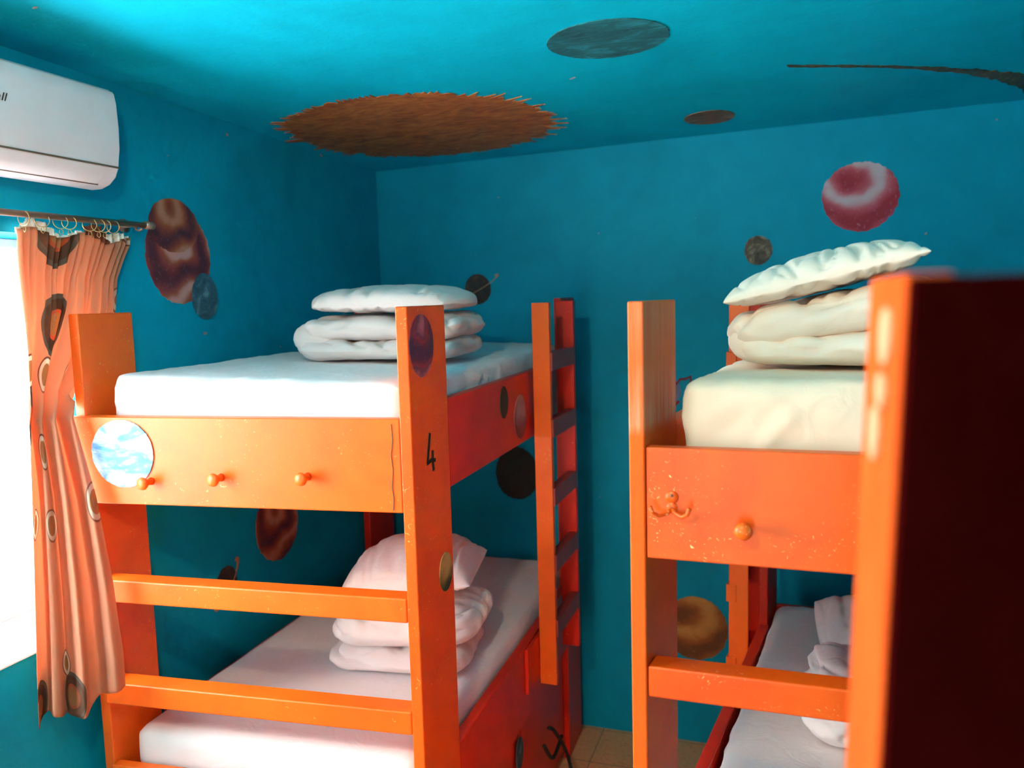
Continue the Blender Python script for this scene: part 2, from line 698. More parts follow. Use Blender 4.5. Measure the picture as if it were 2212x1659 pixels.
# window: white sliding frame deep in the thick wall
win = bpy.data.objects.new('window_1', None)
COL.objects.link(win)
win.location = (XL - 0.2, (WY0 + WY1) / 2, WZ0)
tag(win, kind='structure')
fx0, fx1 = XL - 0.235, XL - 0.185
bm = bmesh.new()
box(bm, fx0, fx1, WY0, WY1, WZ0, WZ0 + 0.045)
box(bm, fx0, fx1, WY0, WY1, WZ1 - 0.028, WZ1)
box(bm, fx0, fx1, WY0, WY0 + 0.04, WZ0, WZ1)
box(bm, fx0, fx1, WY1 - 0.04, WY1, WZ0, WZ1)
local(bm, win.location)
finish(bm, 'window_frame', M_alu, win, bevel=0.003, loc=win.location)
for (a, b_) in ((WY0 + 0.04, 1.04), (1.0, WY1 - 0.04)):
    dx = 0.0 if a > 0.9 else -0.02
    bm = bmesh.new()
    for (y0, y1, z0, z1) in ((a, b_, WZ0 + 0.045, WZ0 + 0.09), (a, b_, WZ1 - 0.075, WZ1 - 0.03), (a, a + 0.045, WZ0 + 0.045, WZ1 - 0.03), (b_ - 0.045, b_, WZ0 + 0.045, WZ1 - 0.03)):
        box(bm, XL - 0.215 + dx, XL - 0.197 + dx, y0, y1, z0, z1)
    local(bm, win.location)
    sash = finish(bm, 'sash', M_alu, win, bevel=0.002, loc=win.location)
    mg, ntg, bg_ = new_mat('window_glass')
    bg_.inputs['Transmission Weight'].default_value = 1.0
    bg_.inputs['Roughness'].default_value = 0.0
    bg_.inputs['IOR'].default_value = 1.0
    bg_.inputs['Base Color'].default_value = (1, 1, 1, 1)
    bm = bmesh.new()
    box(bm, XL - 0.208 + dx, XL - 0.204 + dx, a + 0.04, b_ - 0.04, WZ0 + 0.085, WZ1 - 0.07)
    local(bm, win.location)
    finish(bm, 'pane', mg, sash, loc=win.location)
bm = bmesh.new()
box(bm, XL - 0.185, XL + 0.012, WY0, WY1, WZ0 - 0.0, WZ0 + 0.006)
local(bm, win.location)
finish(bm, 'window_sill', M_alu, win, bevel=0.002, loc=win.location)

# ------------------------------------------------------------------ painted planets on walls and ceiling
PM_red = planet_mat('painted_maroon_planet', [(0.2, (0.07, 0.012, 0.028)), (0.42, (0.22, 0.030, 0.035)), (0.58, (0.30, 0.075, 0.03)), (0.75, (0.50, 0.24, 0.22))], 5, (1, 1, 1), 1.2, 2.2, 1.0)
PM_top = planet_mat('painted_brown_red_planet', [(0.2, (0.06, 0.012, 0.03)), (0.45, (0.22, 0.04, 0.025)), (0.62, (0.30, 0.09, 0.03)), (0.8, (0.44, 0.18, 0.12))], 6, (1, 1, 1), 1.2, 2.6, 2.0)
PM_slate = planet_mat('painted_slate_blue_moon', [(0.3, (0.01, 0.05, 0.075)), (0.55, (0.035, 0.11, 0.155)), (0.8, (0.16, 0.30, 0.36))], 14, (1, 1, 1), 1.5, 0, 3.0)
PM_pink = planet_mat('painted_pink_planet', [(0.25, (0.28, 0.012, 0.03)), (0.45, (0.42, 0.055, 0.085)), (0.6, (0.50, 0.14, 0.17)), (0.8, (0.55, 0.45, 0.50))], 4, (1, 1, 1), 1.0, 1.6, 4.0)
PM_grey = planet_mat('painted_grey_moon', [(0.3, (0.022, 0.02, 0.015)), (0.5, (0.09, 0.075, 0.05)), (0.75, (0.42, 0.38, 0.28))], 14, (1, 1, 1), 1.5, 0, 5.0)
PM_black = planet_mat('painted_black_planet', [(0.3, (0.004, 0.005, 0.005)), (0.6, (0.012, 0.013, 0.010)), (0.85, (0.06, 0.05, 0.03))], 9, (1, 1, 1), 1.0, 0, 6.0)
PM_sat = planet_mat('painted_dark_planet', [(0.3, (0.008, 0.008, 0.009)), (0.55, (0.03, 0.018, 0.013)), (0.8, (0.12, 0.05, 0.03))], 12, (1, 1, 1), 1.0, 0, 6.5)
PM_org = planet_mat('painted_ochre_planet', [(0.25, (0.16, 0.045, 0.008)), (0.5, (0.34, 0.10, 0.012)), (0.8, (0.55, 0.24, 0.05))], 7, (1, 1, 1.6), 1.4, 1.5, 7.0)
PM_sun = planet_mat('painted_burnt_orange_sun', [(0.25, (0.10, 0.02, 0.004)), (0.45, (0.30, 0.075, 0.010)), (0.62, (0.46, 0.14, 0.02)), (0.8, (0.42, 0.22, 0.06))], 9, (1, 2.5, 1), 1.5, 0, 8.0)
PM_teal = planet_mat('painted_dark_teal_planet', [(0.3, (0.002, 0.045, 0.06)), (0.52, (0.003, 0.10, 0.12)), (0.75, (0.02, 0.30, 0.38))], 5, (1, 3, 1), 1.4, 0, 9.0)
PM_brown = planet_mat('painted_brown_moon', [(0.3, (0.05, 0.025, 0.012)), (0.55, (0.16, 0.07, 0.03)), (0.8, (0.40, 0.26, 0.15))], 9, (1, 2, 1), 1.4, 0, 10.0)
PM_green = planet_mat('painted_green_ochre_planet', [(0.3, (0.02, 0.05, 0.03)), (0.5, (0.16, 0.13, 0.03)), (0.75, (0.42, 0.30, 0.10))], 10, (1, 1, 1), 1.4, 2.0, 11.0)
PM_dkgrn = planet_mat('painted_dark_green_planet', [(0.3, (0.02, 0.02, 0.012)), (0.6, (0.07, 0.05, 0.02)), (0.8, (0.16, 0.10, 0.04))], 10, (1, 1, 1), 1.0, 0, 12.0)
PM_blush = planet_mat('painted_blush_planet', [(0.3, (0.30, 0.05, 0.05)), (0.55, (0.42, 0.11, 0.10)), (0.8, (0.55, 0.25, 0.22))], 10, (1, 1, 1), 1.0, 2.0, 13.0)
PM_plum = planet_mat('painted_plum_planet', [(0.25, (0.06, 0.014, 0.05)), (0.45, (0.24, 0.012, 0.03)), (0.6, (0.12, 0.03, 0.07)), (0.78, (0.55, 0.13, 0.15))], 7, (1, 1, 1.4), 1.2, 2.4, 14.0)
PM_blue = planet_mat('painted_blue_white_planet', [(0.3, (0.035, 0.20, 0.55)), (0.45, (0.10, 0.34, 0.72)), (0.55, (0.42, 0.60, 0.80)), (0.7, (0.85, 0.87, 0.88))], 6, (1, 1, 1.8), 1.6, 0, 15.0)
PM_ring = planet_mat('painted_tan_ring', [(0.3, (0.36, 0.15, 0.07)), (0.7, (0.52, 0.26, 0.14))], 10)
PM_spot = planet_mat('painted_peach_spot', [(0.3, (0.55, 0.24, 0.13)), (0.7, (0.62, 0.34, 0.20))], 8)

# left wall
decal('painted_planet', (XL, 2.402, 2.415), Y, Z, 0.162, 0.170, PM_red, wall_l, X, 0.02, seed=1, label='large maroon planet')
decal('painted_planet', (XL + 0.0025, 2.384, 2.522), Y, Z, 0.122, 0.094, PM_top, wall_l, X, 0.02, seed=2, label='brown-red planet overlapping the maroon one')
decal('painted_moon', (XL + 0.005, 2.519, 2.270), Y, Z, 0.070, 0.086, PM_slate, wall_l, X, 0.03, seed=3, label='slate blue moon')
decal('painted_planet', (XL, 2.888, 1.30), Y, Z, 0.150, 0.165, PM_top, wall_l, X, 0.02, seed=4, label='brown-red planet seen under the upper bunk')
sm = decal('painted_planet', (XL, 2.54, 1.145), Y, Z, 0.062, 0.075, PM_sat, wall_l, X, 0.03, seed=5, label='small dark ringed planet on the left wall')


def ring_patch(name, centre, U, V_, Nn, r0, r1, flat, ang, mat, parent, off=0.004):
    bm = bmesh.new()
    n = 48
    U, V_, Nn = Vector(U), Vector(V_), Vector(Nn)
    ca, sa = math.cos(ang), math.sin(ang)

    def pt(r, a, o):
        x, y = r * math.cos(a), r * flat * math.sin(a)
        return U * (x * ca - y * sa) + V_ * (x * sa + y * ca) + Nn * o
    v = []
    a0, a1 = math.radians(-200), math.radians(20)
    for i in range(n + 1):
        a = a0 + (a1 - a0) * i / n
        v.append([bm.verts.new(pt(r0, a, off)), bm.verts.new(pt(r1, a, off)), bm.verts.new(pt(r1, a, 0.0003)), bm.verts.new(pt(r0, a, 0.0003))])
    for i in range(n):
        for k in range(4):
            bm.faces.new((v[i][k], v[i][(k + 1) % 4], v[i + 1][(k + 1) % 4], v[i + 1][k]))
    return finish(bm, name, mat, parent, loc=centre)


ring_patch('painted_ring', (XL, 2.54, 1.15), Y, Z, X, 0.096, 0.114, 0.28, math.radians(48), PM_ring, wall_l)
# back wall
BW = -Y
decal('painted_planet', (0.283, YB, 2.634), X, Z, 0.157, 0.150, PM_pink, wall_b, BW, 0.022, seed=6, label='pink and white planet')
decal('painted_moon', (-0.144, YB, 2.420), X, Z, 0.062, 0.067, PM_grey, wall_b, BW, 0.03, seed=7, label='grey moon')
decal('painted_planet', (-1.527, YB, 2.284), X, Z, 0.072, 0.078, PM_sat, wall_b, BW, 0.02, seed=8, label='small dark ringed planet')
ring_patch('painted_ring', (-1.522, YB, 2.300), X, Z, BW, 0.108, 0.124, 0.16, math.radians(27), PM_ring, wall_b)
decal('painted_planet', (-1.340, YB, 1.328), X, Z, 0.118, 0.139, PM_black, wall_b, BW, 0.02, seed=9, label='black planet')
decal('painted_planet', (-0.435, YB, 0.590), X, Z, 0.158, 0.160, PM_org, wall_b, BW, 0.02, seed=10, label='ochre planet')
sp = decal('painted_comet', (-0.545, YB, 1.765), X, Z, 0.050, 0.050, planet_mat('painted_violet', [(0.3, (0.10, 0.12, 0.22)), (0.7, (0.2, 0.22, 0.36))], 8), wall_b, BW, 0.08, seed=11, label='violet blot with red zigzag')
bm = bmesh.new()
tube(bm, [(-0.52, YB - 0.002, 1.80), (-0.500, YB - 0.002, 1.825), (-0.475, YB - 0.002, 1.826), (-0.452, YB - 0.002, 1.838), (-0.448, YB - 0.002, 1.81), (-0.455, YB - 0.002, 1.80)], 0.006, 6)
tube(bm, [(-0.56, YB - 0.002, 1.69), (-0.53, YB - 0.002, 1.695), (-0.505, YB - 0.002, 1.72)], 0.007, 6)
local(bm, (-0.5, YB, 1.78))
finish(bm, 'painted_zigzag', planet_mat('painted_crimson', [(0.3, (0.25, 0.01, 0.03)), (0.7, (0.35, 0.02, 0.04))], 8), wall_b, loc=(-0.5, YB, 1.78))


# ceiling
def on_ceiling(name, cx, cy, ru, rv, mat, jag, label, n=90, spike=0.0, seed=0, ang=0.0, off=0.003):
    U = Vector((math.cos(ang), math.sin(ang), 0))
    U.z = 0.021 * U.x - 0.023 * U.y
    V_ = Vector((-math.sin(ang), math.cos(ang), 0))
    V_.z = 0.021 * V_.x - 0.023 * V_.y
    return decal(name, (cx, cy, ceil_z(cx, cy)), U, V_, ru, rv, mat, ceiling, (0.021, -0.023, -1), jag, n=n, label=label, spike=spike, seed=seed, off=off)


on_ceiling('painted_sun', -1.475, 3.19, 0.515, 0.515, PM_sun, 0.012, 'burnt orange sun with ragged rays', n=300, spike=0.24, seed=21)
on_ceiling('painted_planet', -0.520, 2.455, 0.180, 0.165, PM_teal, 0.012, 'dark teal planet', seed=22)
on_ceiling('painted_moon', -0.330, 3.58, 0.103, 0.118, PM_brown, 0.015, 'small brown moon', seed=23)
bm = bmesh.new()
rnd = random.Random(5)
top, bot = [], []
nC = 60
for i in range(nC + 1):
    t = i / nC
    x = -0.02 + 1.05 * t
    y = 2.98 + 0.50 * t + 0.42 * t ** 3
    wd = 0.012 + 0.30 * max(0, t - 0.15) ** 3
    wd *= 0.75 + 0.6 * rnd.random()
    top.append((x, y - wd))
    bot.append((x + 0.01 * rnd.random(), y + wd))
vt = [bm.verts.new((x, y, ceil_z(x, y) - 0.003)) for x, y in top]
vb = [bm.verts.new((x, y, ceil_z(x, y) - 0.003)) for x, y in bot]
for i in range(nC):
    bm.faces.new((vt[i], vt[i + 1], vb[i + 1], vb[i]))
ex = bmesh.ops.extrude_face_region(bm, geom=bm.faces[:])
bmesh.ops.translate(bm, verts=[v for v in ex['geom'] if isinstance(v, bmesh.types.BMVert)], vec=(0, 0, 0.0025))
local(bm, (0.5, 3.2, 2.97))
co = finish(bm, 'painted_comet', planet_mat('painted_dark_comet', [(0.3, (0.004, 0.03, 0.03)), (0.5, (0.06, 0.045, 0.02)), (0.75, (0.2, 0.12, 0.05))], 14, (3, 1, 1)), ceiling, loc=(0.5, 3.2, 2.97))
co['label'] = 'dark comet with a thin tapering tail'


# ------------------------------------------------------------------ bunk bed builder
def bunk_bed(base, label, P, zs, mats, ladder, flip=False, name='bunk_bed', width=1.066, length=1.93):
    """P(u, v) -> plan point; u across from 0 (side near the gap) to -width, v from the foot towards the back wall"""
    rt = root(name, base, label, 'bunk bed')
    s = 1 if not flip else -1

    def quad(u0, u1, v0, v1):
        return [P(u0 * s, v0), P(u1 * s, v0), P(u1 * s, v1), P(u0 * s, v1)]

    def part(nm, quads, mat, parent=rt, bev=0.004):
        bm = bmesh.new()
        for (u0, u1, v0, v1, z0, z1) in quads:
            hexa(bm, quad(u0, u1, v0, v1), z0, z1)
        local(bm, base)
        return finish(bm, nm, mat, parent, bevel=bev, loc=base)
    T, W = 0.034, 0.262
    out = {'root': rt}
    out['post_gap'] = part('post', [(-T, 0, 0, W, 0, zs['top'])], mats['post'])
    out['post_far'] = part('post', [(-width, -width + T, 0.016, 0.222, 0, zs['top'] + 0.003)], mats['wood'])
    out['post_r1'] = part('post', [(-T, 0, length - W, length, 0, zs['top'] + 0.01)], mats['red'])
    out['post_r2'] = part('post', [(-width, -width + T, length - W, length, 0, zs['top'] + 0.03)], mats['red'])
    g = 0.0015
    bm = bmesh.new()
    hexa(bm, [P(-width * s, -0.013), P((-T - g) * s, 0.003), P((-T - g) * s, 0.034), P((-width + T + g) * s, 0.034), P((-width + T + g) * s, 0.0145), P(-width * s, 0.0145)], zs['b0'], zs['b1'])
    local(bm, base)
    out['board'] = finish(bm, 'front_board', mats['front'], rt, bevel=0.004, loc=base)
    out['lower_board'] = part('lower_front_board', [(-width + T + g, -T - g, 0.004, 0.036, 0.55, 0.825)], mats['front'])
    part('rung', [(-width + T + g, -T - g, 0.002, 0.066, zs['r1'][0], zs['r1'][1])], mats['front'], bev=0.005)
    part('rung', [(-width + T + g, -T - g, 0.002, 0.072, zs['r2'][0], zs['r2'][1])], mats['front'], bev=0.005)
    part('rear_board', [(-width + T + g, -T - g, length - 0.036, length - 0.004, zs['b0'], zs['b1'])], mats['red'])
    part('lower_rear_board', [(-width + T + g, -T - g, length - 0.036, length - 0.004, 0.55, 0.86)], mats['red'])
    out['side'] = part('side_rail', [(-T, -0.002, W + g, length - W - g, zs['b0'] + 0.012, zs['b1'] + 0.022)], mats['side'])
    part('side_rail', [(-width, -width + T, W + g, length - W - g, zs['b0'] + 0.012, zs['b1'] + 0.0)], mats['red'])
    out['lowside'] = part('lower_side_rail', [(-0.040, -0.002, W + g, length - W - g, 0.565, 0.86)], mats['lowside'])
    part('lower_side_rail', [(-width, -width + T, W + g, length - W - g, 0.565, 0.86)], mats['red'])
    # slatted bases
    part('slat_base', [(-width + T + g, -T - 0.01, 0.04, length - 0.04, zs['b0'] + 0.13, zs['b0'] + 0.15)], M_slat, bev=0.002)
    part('slat_base', [(-width + T + g, -0.045, 0.04, length - 0.04, 0.74, 0.76)], M_slat, bev=0.002)
    # drawers under the lower bunk
    for (v0, v1) in ((0.27, 0.95), (0.965, 1.655)):
        d = part('drawer', [(-0.95, -0.024, v0, v1, 0.05, 0.532)], mats['side'])
        out.setdefault('drawers', []).append(d)
    return out


# bed 1 ------------------------------------------------------------
def P1(u, v):
    return (-0.954 + u - 0.026 * v, 1.93 + v + 0.095 * u * (1 - v / 1.95))


B1 = (-0.954, 1.93, 0)
zs1 = dict(top=2.218, b0=1.660, b1=1.919, r1=(1.350, 1.420), r2=(1.025, 1.093))
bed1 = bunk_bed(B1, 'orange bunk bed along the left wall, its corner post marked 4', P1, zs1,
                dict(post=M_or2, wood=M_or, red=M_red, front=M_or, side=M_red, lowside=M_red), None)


def knob(parent, p, r=0.019, L=0.045, name='knob', mat=M_or, axis=(0, -1, 0)):
    bm = bmesh.new()
    lathe(bm, [(0, r * 0.62), (L * 0.25, r * 0.48), (L * 0.5, r * 0.5), (L * 0.62, r * 0.85), (L * 0.75, r), (L * 0.88, r * 0.92), (L * 0.97, r * 0.55), (L, r * 0.1)], (0, 0, 0), axis)
    return finish(bm, name, mat, parent, smooth=True, loc=p)


def fy1(x):
    u = x + 0.954
    t = (-u - 0.036) / 1.03
    return 1.93 + 0.095 * u + 0.003 - 0.016 * t - 0.0008


for x, z in ((-1.755, 1.732), (-1.529, 1.748), (-1.262, 1.756)):
    knob(bed1['board'], (x, fy1(x), z))
fn = Vector((0.095, -1, 0)).normalized()
fu = Vector((1, 0.095, 0)).normalized()
xb = -1.843
decal('painted_planet', (xb, fy1(xb), 1.812), fu, Z, 0.104, 0.1, PM_blue, bed1['board'], fn, 0.01, seed=31, label='blue and white planet')
# marks painted on the gap side of post and rail (the +X faces)
sn = Vector((1, 0.026, 0)).normalized()
su = Vector((-0.026, 1, 0)).normalized()


def on_side(y, z):
    return (-0.954 - 0.026 * (y - 1.93), y, z)


decal('painted_planet', on_side(2.014, 2.110), su, Z, 0.080, 0.086, PM_plum, bed1['post_gap'], sn, 0.012, seed=32, label='plum and pink planet')
decal('painted_planet', on_side(2.127, 1.435), su, Z, 0.048, 0.058, PM_green, bed1['post_gap'], sn, 0.012, seed=33, label='green and ochre planet')
decal('painted_planet', tuple(Vector(on_side(2.727, 1.860)) - sn * 0.002), su, Z, 0.047, 0.058, PM_dkgrn, bed1['side'], sn, 0.012, seed=34, label='dark green planet')
decal('painted_planet', tuple(Vector(on_side(2.926, 1.778)) - sn * 0.002), su, Z, 0.080, 0.084, PM_blush, bed1['side'], sn, 0.02, seed=35, label='blush pink planet')


def stroke(bm, pts, wd, off):
    """flat pen strokes on the +X face, pts = [(y, z)...]"""
    for (a, b_) in zip(pts[:-1], pts[1:]):
        A, B = Vector((0, a[0], a[1])), Vector((0, b_[0], b_[1]))
        d = (B - A).normalized()
        nrm = Vector((0, -d.z, d.y)) * wd / 2
        A2, B2 = A - d * wd * 0.2, B + d * wd * 0.2
        vs = [A2 + nrm, B2 + nrm, B2 - nrm, A2 - nrm]
        f = [bm.verts.new(v + Vector((off - 0.026 * v.y, 0, 0))) for v in vs]
        g = [bm.verts.new(v + Vector((0.0002 - 0.026 * v.y, 0, 0))) for v in vs]
        bm.faces.new(f)
        for k in range(4):
            bm.faces.new((f[k], f[(k + 1) % 4], g[(k + 1) % 4], g[k]))


bm = bmesh.new()
# the hand-drawn digit 4
stroke(bm, [(0.0, 0.052), (-0.022, -0.026)], 0.012, 0.0015)
stroke(bm, [(-0.024, -0.028), (0.004, -0.024), (0.032, -0.029)], 0.011, 0.0018)
stroke(bm, [(0.015, 0.000), (0.013, -0.028), (0.018, -0.054)], 0.012, 0.0021)
ck = bmesh.new()
tube(ck, [(x_, fy1(x_) - 0.0005, z_) for x_, z_ in ((-1.012, 1.905), (-1.010, 1.86), (-1.016, 1.82), (-1.012, 1.78), (-1.017, 1.73), (-1.013, 1.70), (-1.016, 1.668))], 0.0011, 5)
local(ck, (-1.0, 1.92, 1.66))
finish(ck, 'crack', M_gap, bed1['board'], loc=(-1.0, 1.92, 1.66))
n4 = finish(bm, 'digit', M_black, bed1['post_gap'], loc=on_side(2.047, 1.808))
n4['label'] = 'black marker figure 4'

# ladder hooked on the gap side of bed 1 -------------------------------
lad = root('bunk_ladder', (-0.93, 3.22, 0.64), 'orange ladder with maroon rungs hung on the side of the left bunk bed', 'ladder')


def world_box(nm, b, mat, parent, bev=0.003):
    bm = bmesh.new()
    box(bm, *b)
    off = abs_loc(parent)
    local(bm, off)
    return finish(bm, nm, mat, parent, bevel=bev, loc=off)


world_box('rail', (-0.966, -0.895, 3.05, 3.078, 0.648, 2.212), M_or, lad)
world_box('rail', (-0.966, -0.888, 3.395, 3.423, 0.668, 2.216), M_red, lad)
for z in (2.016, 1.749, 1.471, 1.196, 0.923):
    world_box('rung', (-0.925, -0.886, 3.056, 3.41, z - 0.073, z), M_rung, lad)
world_box('spacer', (-0.981, -0.9675, 2.90, 3.20, 0.67, 0.855), M_red, lad, 0.002)

# bed 2 ------------------------------------------------------------
def P2(u, v):
    return (-0.327 + u + 0.125 * v, 1.70 + v)


B2 = (-0.327, 1.70, 0)
zs2 = dict(top=2.218, b0=1.664, b1=1.908, r1=(1.349, 1.420), r2=(1.025, 1.093))
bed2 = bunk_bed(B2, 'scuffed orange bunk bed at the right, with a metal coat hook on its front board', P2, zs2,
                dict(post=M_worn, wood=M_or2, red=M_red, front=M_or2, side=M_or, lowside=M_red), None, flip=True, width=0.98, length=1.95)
knob(bed2['board'], (-0.088, 1.704, 1.747), 0.0185, 0.05)
# double coat hook
bm = bmesh.new()
hx, hz, hy = -0.236, 1.790, 1.704
lathe(bm, [(0, 0.014), (0.003, 0.014), (0.0055, 0.012), (0.006, 0.002)], (0, 0, 0.012), (0, -1, 0), 20)
lathe(bm, [(0, 0.012), (0.003, 0.012), (0.0055, 0.010), (0.006, 0.002)], (0, 0, -0.010), (0, -1, 0), 20)
for sg in (-1, 1):
    tube(bm, [(0, -0.004, -0.014), (0.010 * sg, -0.012, -0.022), (0.024 * sg, -0.024, -0.024), (0.036 * sg, -0.034, -0.016), (0.040 * sg, -0.040, -0.002)],
         [0.0055, 0.0048, 0.0042, 0.004, 0.005], 10)
hook = finish(bm, 'coat_hook', M_or2, bed2['board'], smooth=True, loc=(hx, hy, hz))
hook['label'] = 'double metal hook painted over in orange'
for z in (0.016, -0.012):
    bm = bmesh.new()
    lathe(bm, [(0, 0.0032), (0.0075, 0.0032), (0.0085, 0.001)], (0, 0, z), (0, -1, 0), 10)

    finish(bm, 'screw', M_gap, bed2['board'], smooth=True, loc=(hx, hy, hz))
lad2 = root('bunk_ladder', (-0.17, 3.2, 0.6), 'orange ladder on the far side of the right bunk bed, behind its pillows', 'ladder')
world_box('rail', (-0.229, -0.153, 3.28, 3.308, 0.52, 2.195), M_or, lad2)
world_box('rail', (-0.183, -0.107, 3.585, 3.613, 0.52, 2.20), M_red, lad2)
for z in (2.000, 1.712, 1.412, 1.058, 0.752):
    bm = bmesh.new()
    hexa(bm, [(-0.240, 3.276), (-0.20, 3.276), (-0.155, 3.62), (-0.195, 3.62)], z - 0.073, z)
    local(bm, (-0.17, 3.2, 0.6))
    finish(bm, 'rung', M_or, lad2, bevel=0.003, loc=(-0.17, 3.2, 0.6))


# ------------------------------------------------------------------ mattresses
def mattress(label, plan, z0, z1, mat, seed, r=0.035, amp=0.006, bulge=0.0, lift=0.0, sp=0.03):
    """plan = 4 corner points front-left, front-right, back-right, back-left"""
    A, B, C_, D = [Vector((p[0], p[1], 0)) for p in plan]
    ctr = (A + B + C_ + D) / 4
    sx = ((B - A).length + (C_ - D).length) / 2
    sy = ((D - A).length + (C_ - B).length) / 2
    h = z1 - z0

    def disp(c, n):
        k = creases(c, 4.2, seed, (1.3, 1.0, 2.5)) - 0.3
        side = 1 - abs(n.z)
        a = amp * (0.35 + 0.65 * side)
        low = 1.0 if n.z > -0.25 else 0.0
        return n * (k * a * low) + Vector((0, 0, lift * (-c.x / sx) * (1 if c.z > 0 else 0)))
    bm = rbox_bm(sx, sy, h, r, sp, disp)
    for v in bm.verts:
        u = v.co.x / sx + 0.5
        t = v.co.y / sy + 0.5
        p = (A * (1 - u) + B * u) * (1 - t) + (D * (1 - u) + C_ * u) * t
        v.co = Vector((p.x - ctr.x, p.y - ctr.y, v.co.z + h / 2))
    o = finish(bm, 'mattress', mat, smooth=True, loc=(ctr.x, ctr.y, z0))
    tag(o, label, 'mattress')
    return o


mattress('mattress in a white fitted sheet on the upper level of the left bunk bed', [(-1.94, 1.895), (-1.0, 1.975), (-1.07, 3.80), (-2.0, 3.80)], 1.812, 2.022, M_sheet, 1.3, r=0.04, amp=0.015, lift=0.03, sp=0.02)
mattress('mattress in a white fitted sheet on the lower level of the left bunk bed', [(-1.95, 1.885), (-1.003, 1.975), (-1.06, 3.80), (-2.01, 3.80)], 0.762, 0.925, M_sheet, 2.7, r=0.05, amp=0.006)
mattress('thick mattress in a white sheet tinted for warm light on the upper level of the right bunk bed', [(-0.225, 1.760), (0.60, 1.760), (0.78, 3.57), (-0.015, 3.57)], 1.824, 2.046, M_warm_sheet, 3.9, r=0.045, amp=0.014, sp=0.018)
mattress('mattress in a white sheet on the lower level of the right bunk bed', [(-0.245, 1.75), (0.60, 1.75), (0.78, 3.56), (-0.05, 3.56)], 0.762, 0.90, M_white, 5.2, r=0.05, amp=0.012)


# ------------------------------------------------------------------ bedding
def pillow(label, loc, size, rz, ry, rx, seed, mat, amp=0.014, cc=0.10, pw=0.42, group=None, curl=0.0, n=70, rc=0.0):
    bm = pillow_bm(size[0], size[1], size[2], seed, n=n, amp=amp, cc=cc, pw=pw, curl=curl, rc=rc)
    xform(bm, (0, 0, 0), rz, rx, ry)
    o = finish(bm, 'pillow', mat, smooth=True, loc=loc)
    tag(o, label, 'pillow', group)
    return o


def duvet(label, loc, layers, rz, seed, mat, group=None, fold=None):
    """layers: list of (dx, dy, dz, sx, sy, sz, ry) rounded slabs folded on one another"""
    bm = bmesh.new()
    for i, (dx, dy, dz, sx, sy, sz, ry) in enumerate(layers):
        sd = seed + i * 2.3

        def disp(c, n, sd=sd, sz=sz, sx=sx, sy=sy):
            k = creases(c, 6.5, sd, (0.8, 0.8, 2.0)) - 0.35
            b_ = noise.noise(Vector((c.x * 4 + sd, c.y * 4, c.z * 4)))
            return n * (-0.023 * k + 0.016 * b_) * (1.0 if n.z > -0.3 else 0.15)
        b = rbox_bm(sx, sy, sz, (min(sx * 0.3, sz * 0.9), min(sy * 0.3, sz * 0.9), sz * 0.46), 0.012, disp)
        xform(b, (dx, dy, dz), 0, 0, ry)
        merge(bm, b)
    if fold:
        for (dx, dy, dz, r, L) in fold:      # closed fold at one end wrapping two layers
            sd = seed + 9

            def disp2(c, n, sd=sd):
                return n * (-0.008 * (creases(c, 7, sd, (1, 1, 2)) - 0.35))
            b = rbox_bm(r * 2.6, L, r * 2, (r * 1.25, r * 0.8, r * 0.98), 0.012, disp2)
            xform(b, (dx, dy, dz))
            merge(bm, b)
    xform(bm, (0, 0, 0), rz)
    o = finish(bm, 'folded_duvet', mat, smooth=True, loc=loc)
    tag(o, label, 'duvet', group)
    return o


# upper left stack
duvet('white duvet folded in two on the upper mattress of the left bunk bed', (-1.37, 2.66, 2.030),
      [(0.0, 0, 0.037, 0.58, 0.40, 0.072, 0), (0.01, 0, 0.110, 0.58, 0.40, 0.080, 0)], math.radians(4), 11.0, M_case,
      fold=[(-0.235, 0, 0.076, 0.068, 0.38)])
pillow('plump white pillow topping the folded duvet on the upper left bunk', (-1.355, 2.65, 2.221), (0.60, 0.40, 0.135), math.radians(4), 0, 0, 21.0, M_case, amp=0.014, cc=0.0, pw=0.30, rc=0.35)
# lower left stack
duvet('white duvet folded on the lower mattress of the left bunk bed', (-1.32, 2.62, 0.927),
      [(-0.01, -0.02, 0.047, 0.50, 0.40, 0.09, 0), (0.01, 0, 0.150, 0.54, 0.42, 0.13, math.radians(-3))], math.radians(8), 14.0, M_white)
pillow('white pillow heaped high on the folded duvet of the lower left bunk', (-1.30, 2.62, 1.235), (0.50, 0.42, 0.28), math.radians(12), math.radians(-6), 0, 23.0, M_white, amp=0.022, cc=0.06, pw=0.5, rc=0.1)
# upper right stack
duvet('white duvet tinted for warm light, folded double on the upper mattress of the right bunk bed', (0.115, 2.20, 2.057),
      [(0.0, 0, 0.042, 0.44, 0.52, 0.082, 0), (-0.005, 0, 0.115, 0.47, 0.54, 0.098, math.radians(-10))], math.radians(-6), 17.0, M_case2,
      fold=[(-0.165, 0, 0.062, 0.055, 0.50)])
pillow('white pillow tinted for warm light, with pointed corners, tilted on top of the folded duvet at the right', (0.082, 2.16, 2.256), (0.43, 0.54, 0.13), math.radians(-4), math.radians(-13), 0, 27.0, M_case2, amp=0.017, cc=0.05, pw=0.38, n=110)
# lower right bedding
duvet('rumpled white duvet rolled up at the front of the lower right bunk', (0.27, 2.56, 0.907),
      [(0.0, 0, 0.06, 0.46, 0.40, 0.12, 0), (0.02, 0.02, 0.135, 0.42, 0.36, 0.09, math.radians(3))], math.radians(6), 19.0, M_white)
pillow('white pillow leaning behind the rumpled duvet on the lower right bunk', (0.32, 3.02, 1.0), (0.46, 0.40, 0.18), math.radians(8), 0, math.radians(20), 29.0, M_white, amp=0.018, cc=0.04, pw=0.4, rc=0.2)

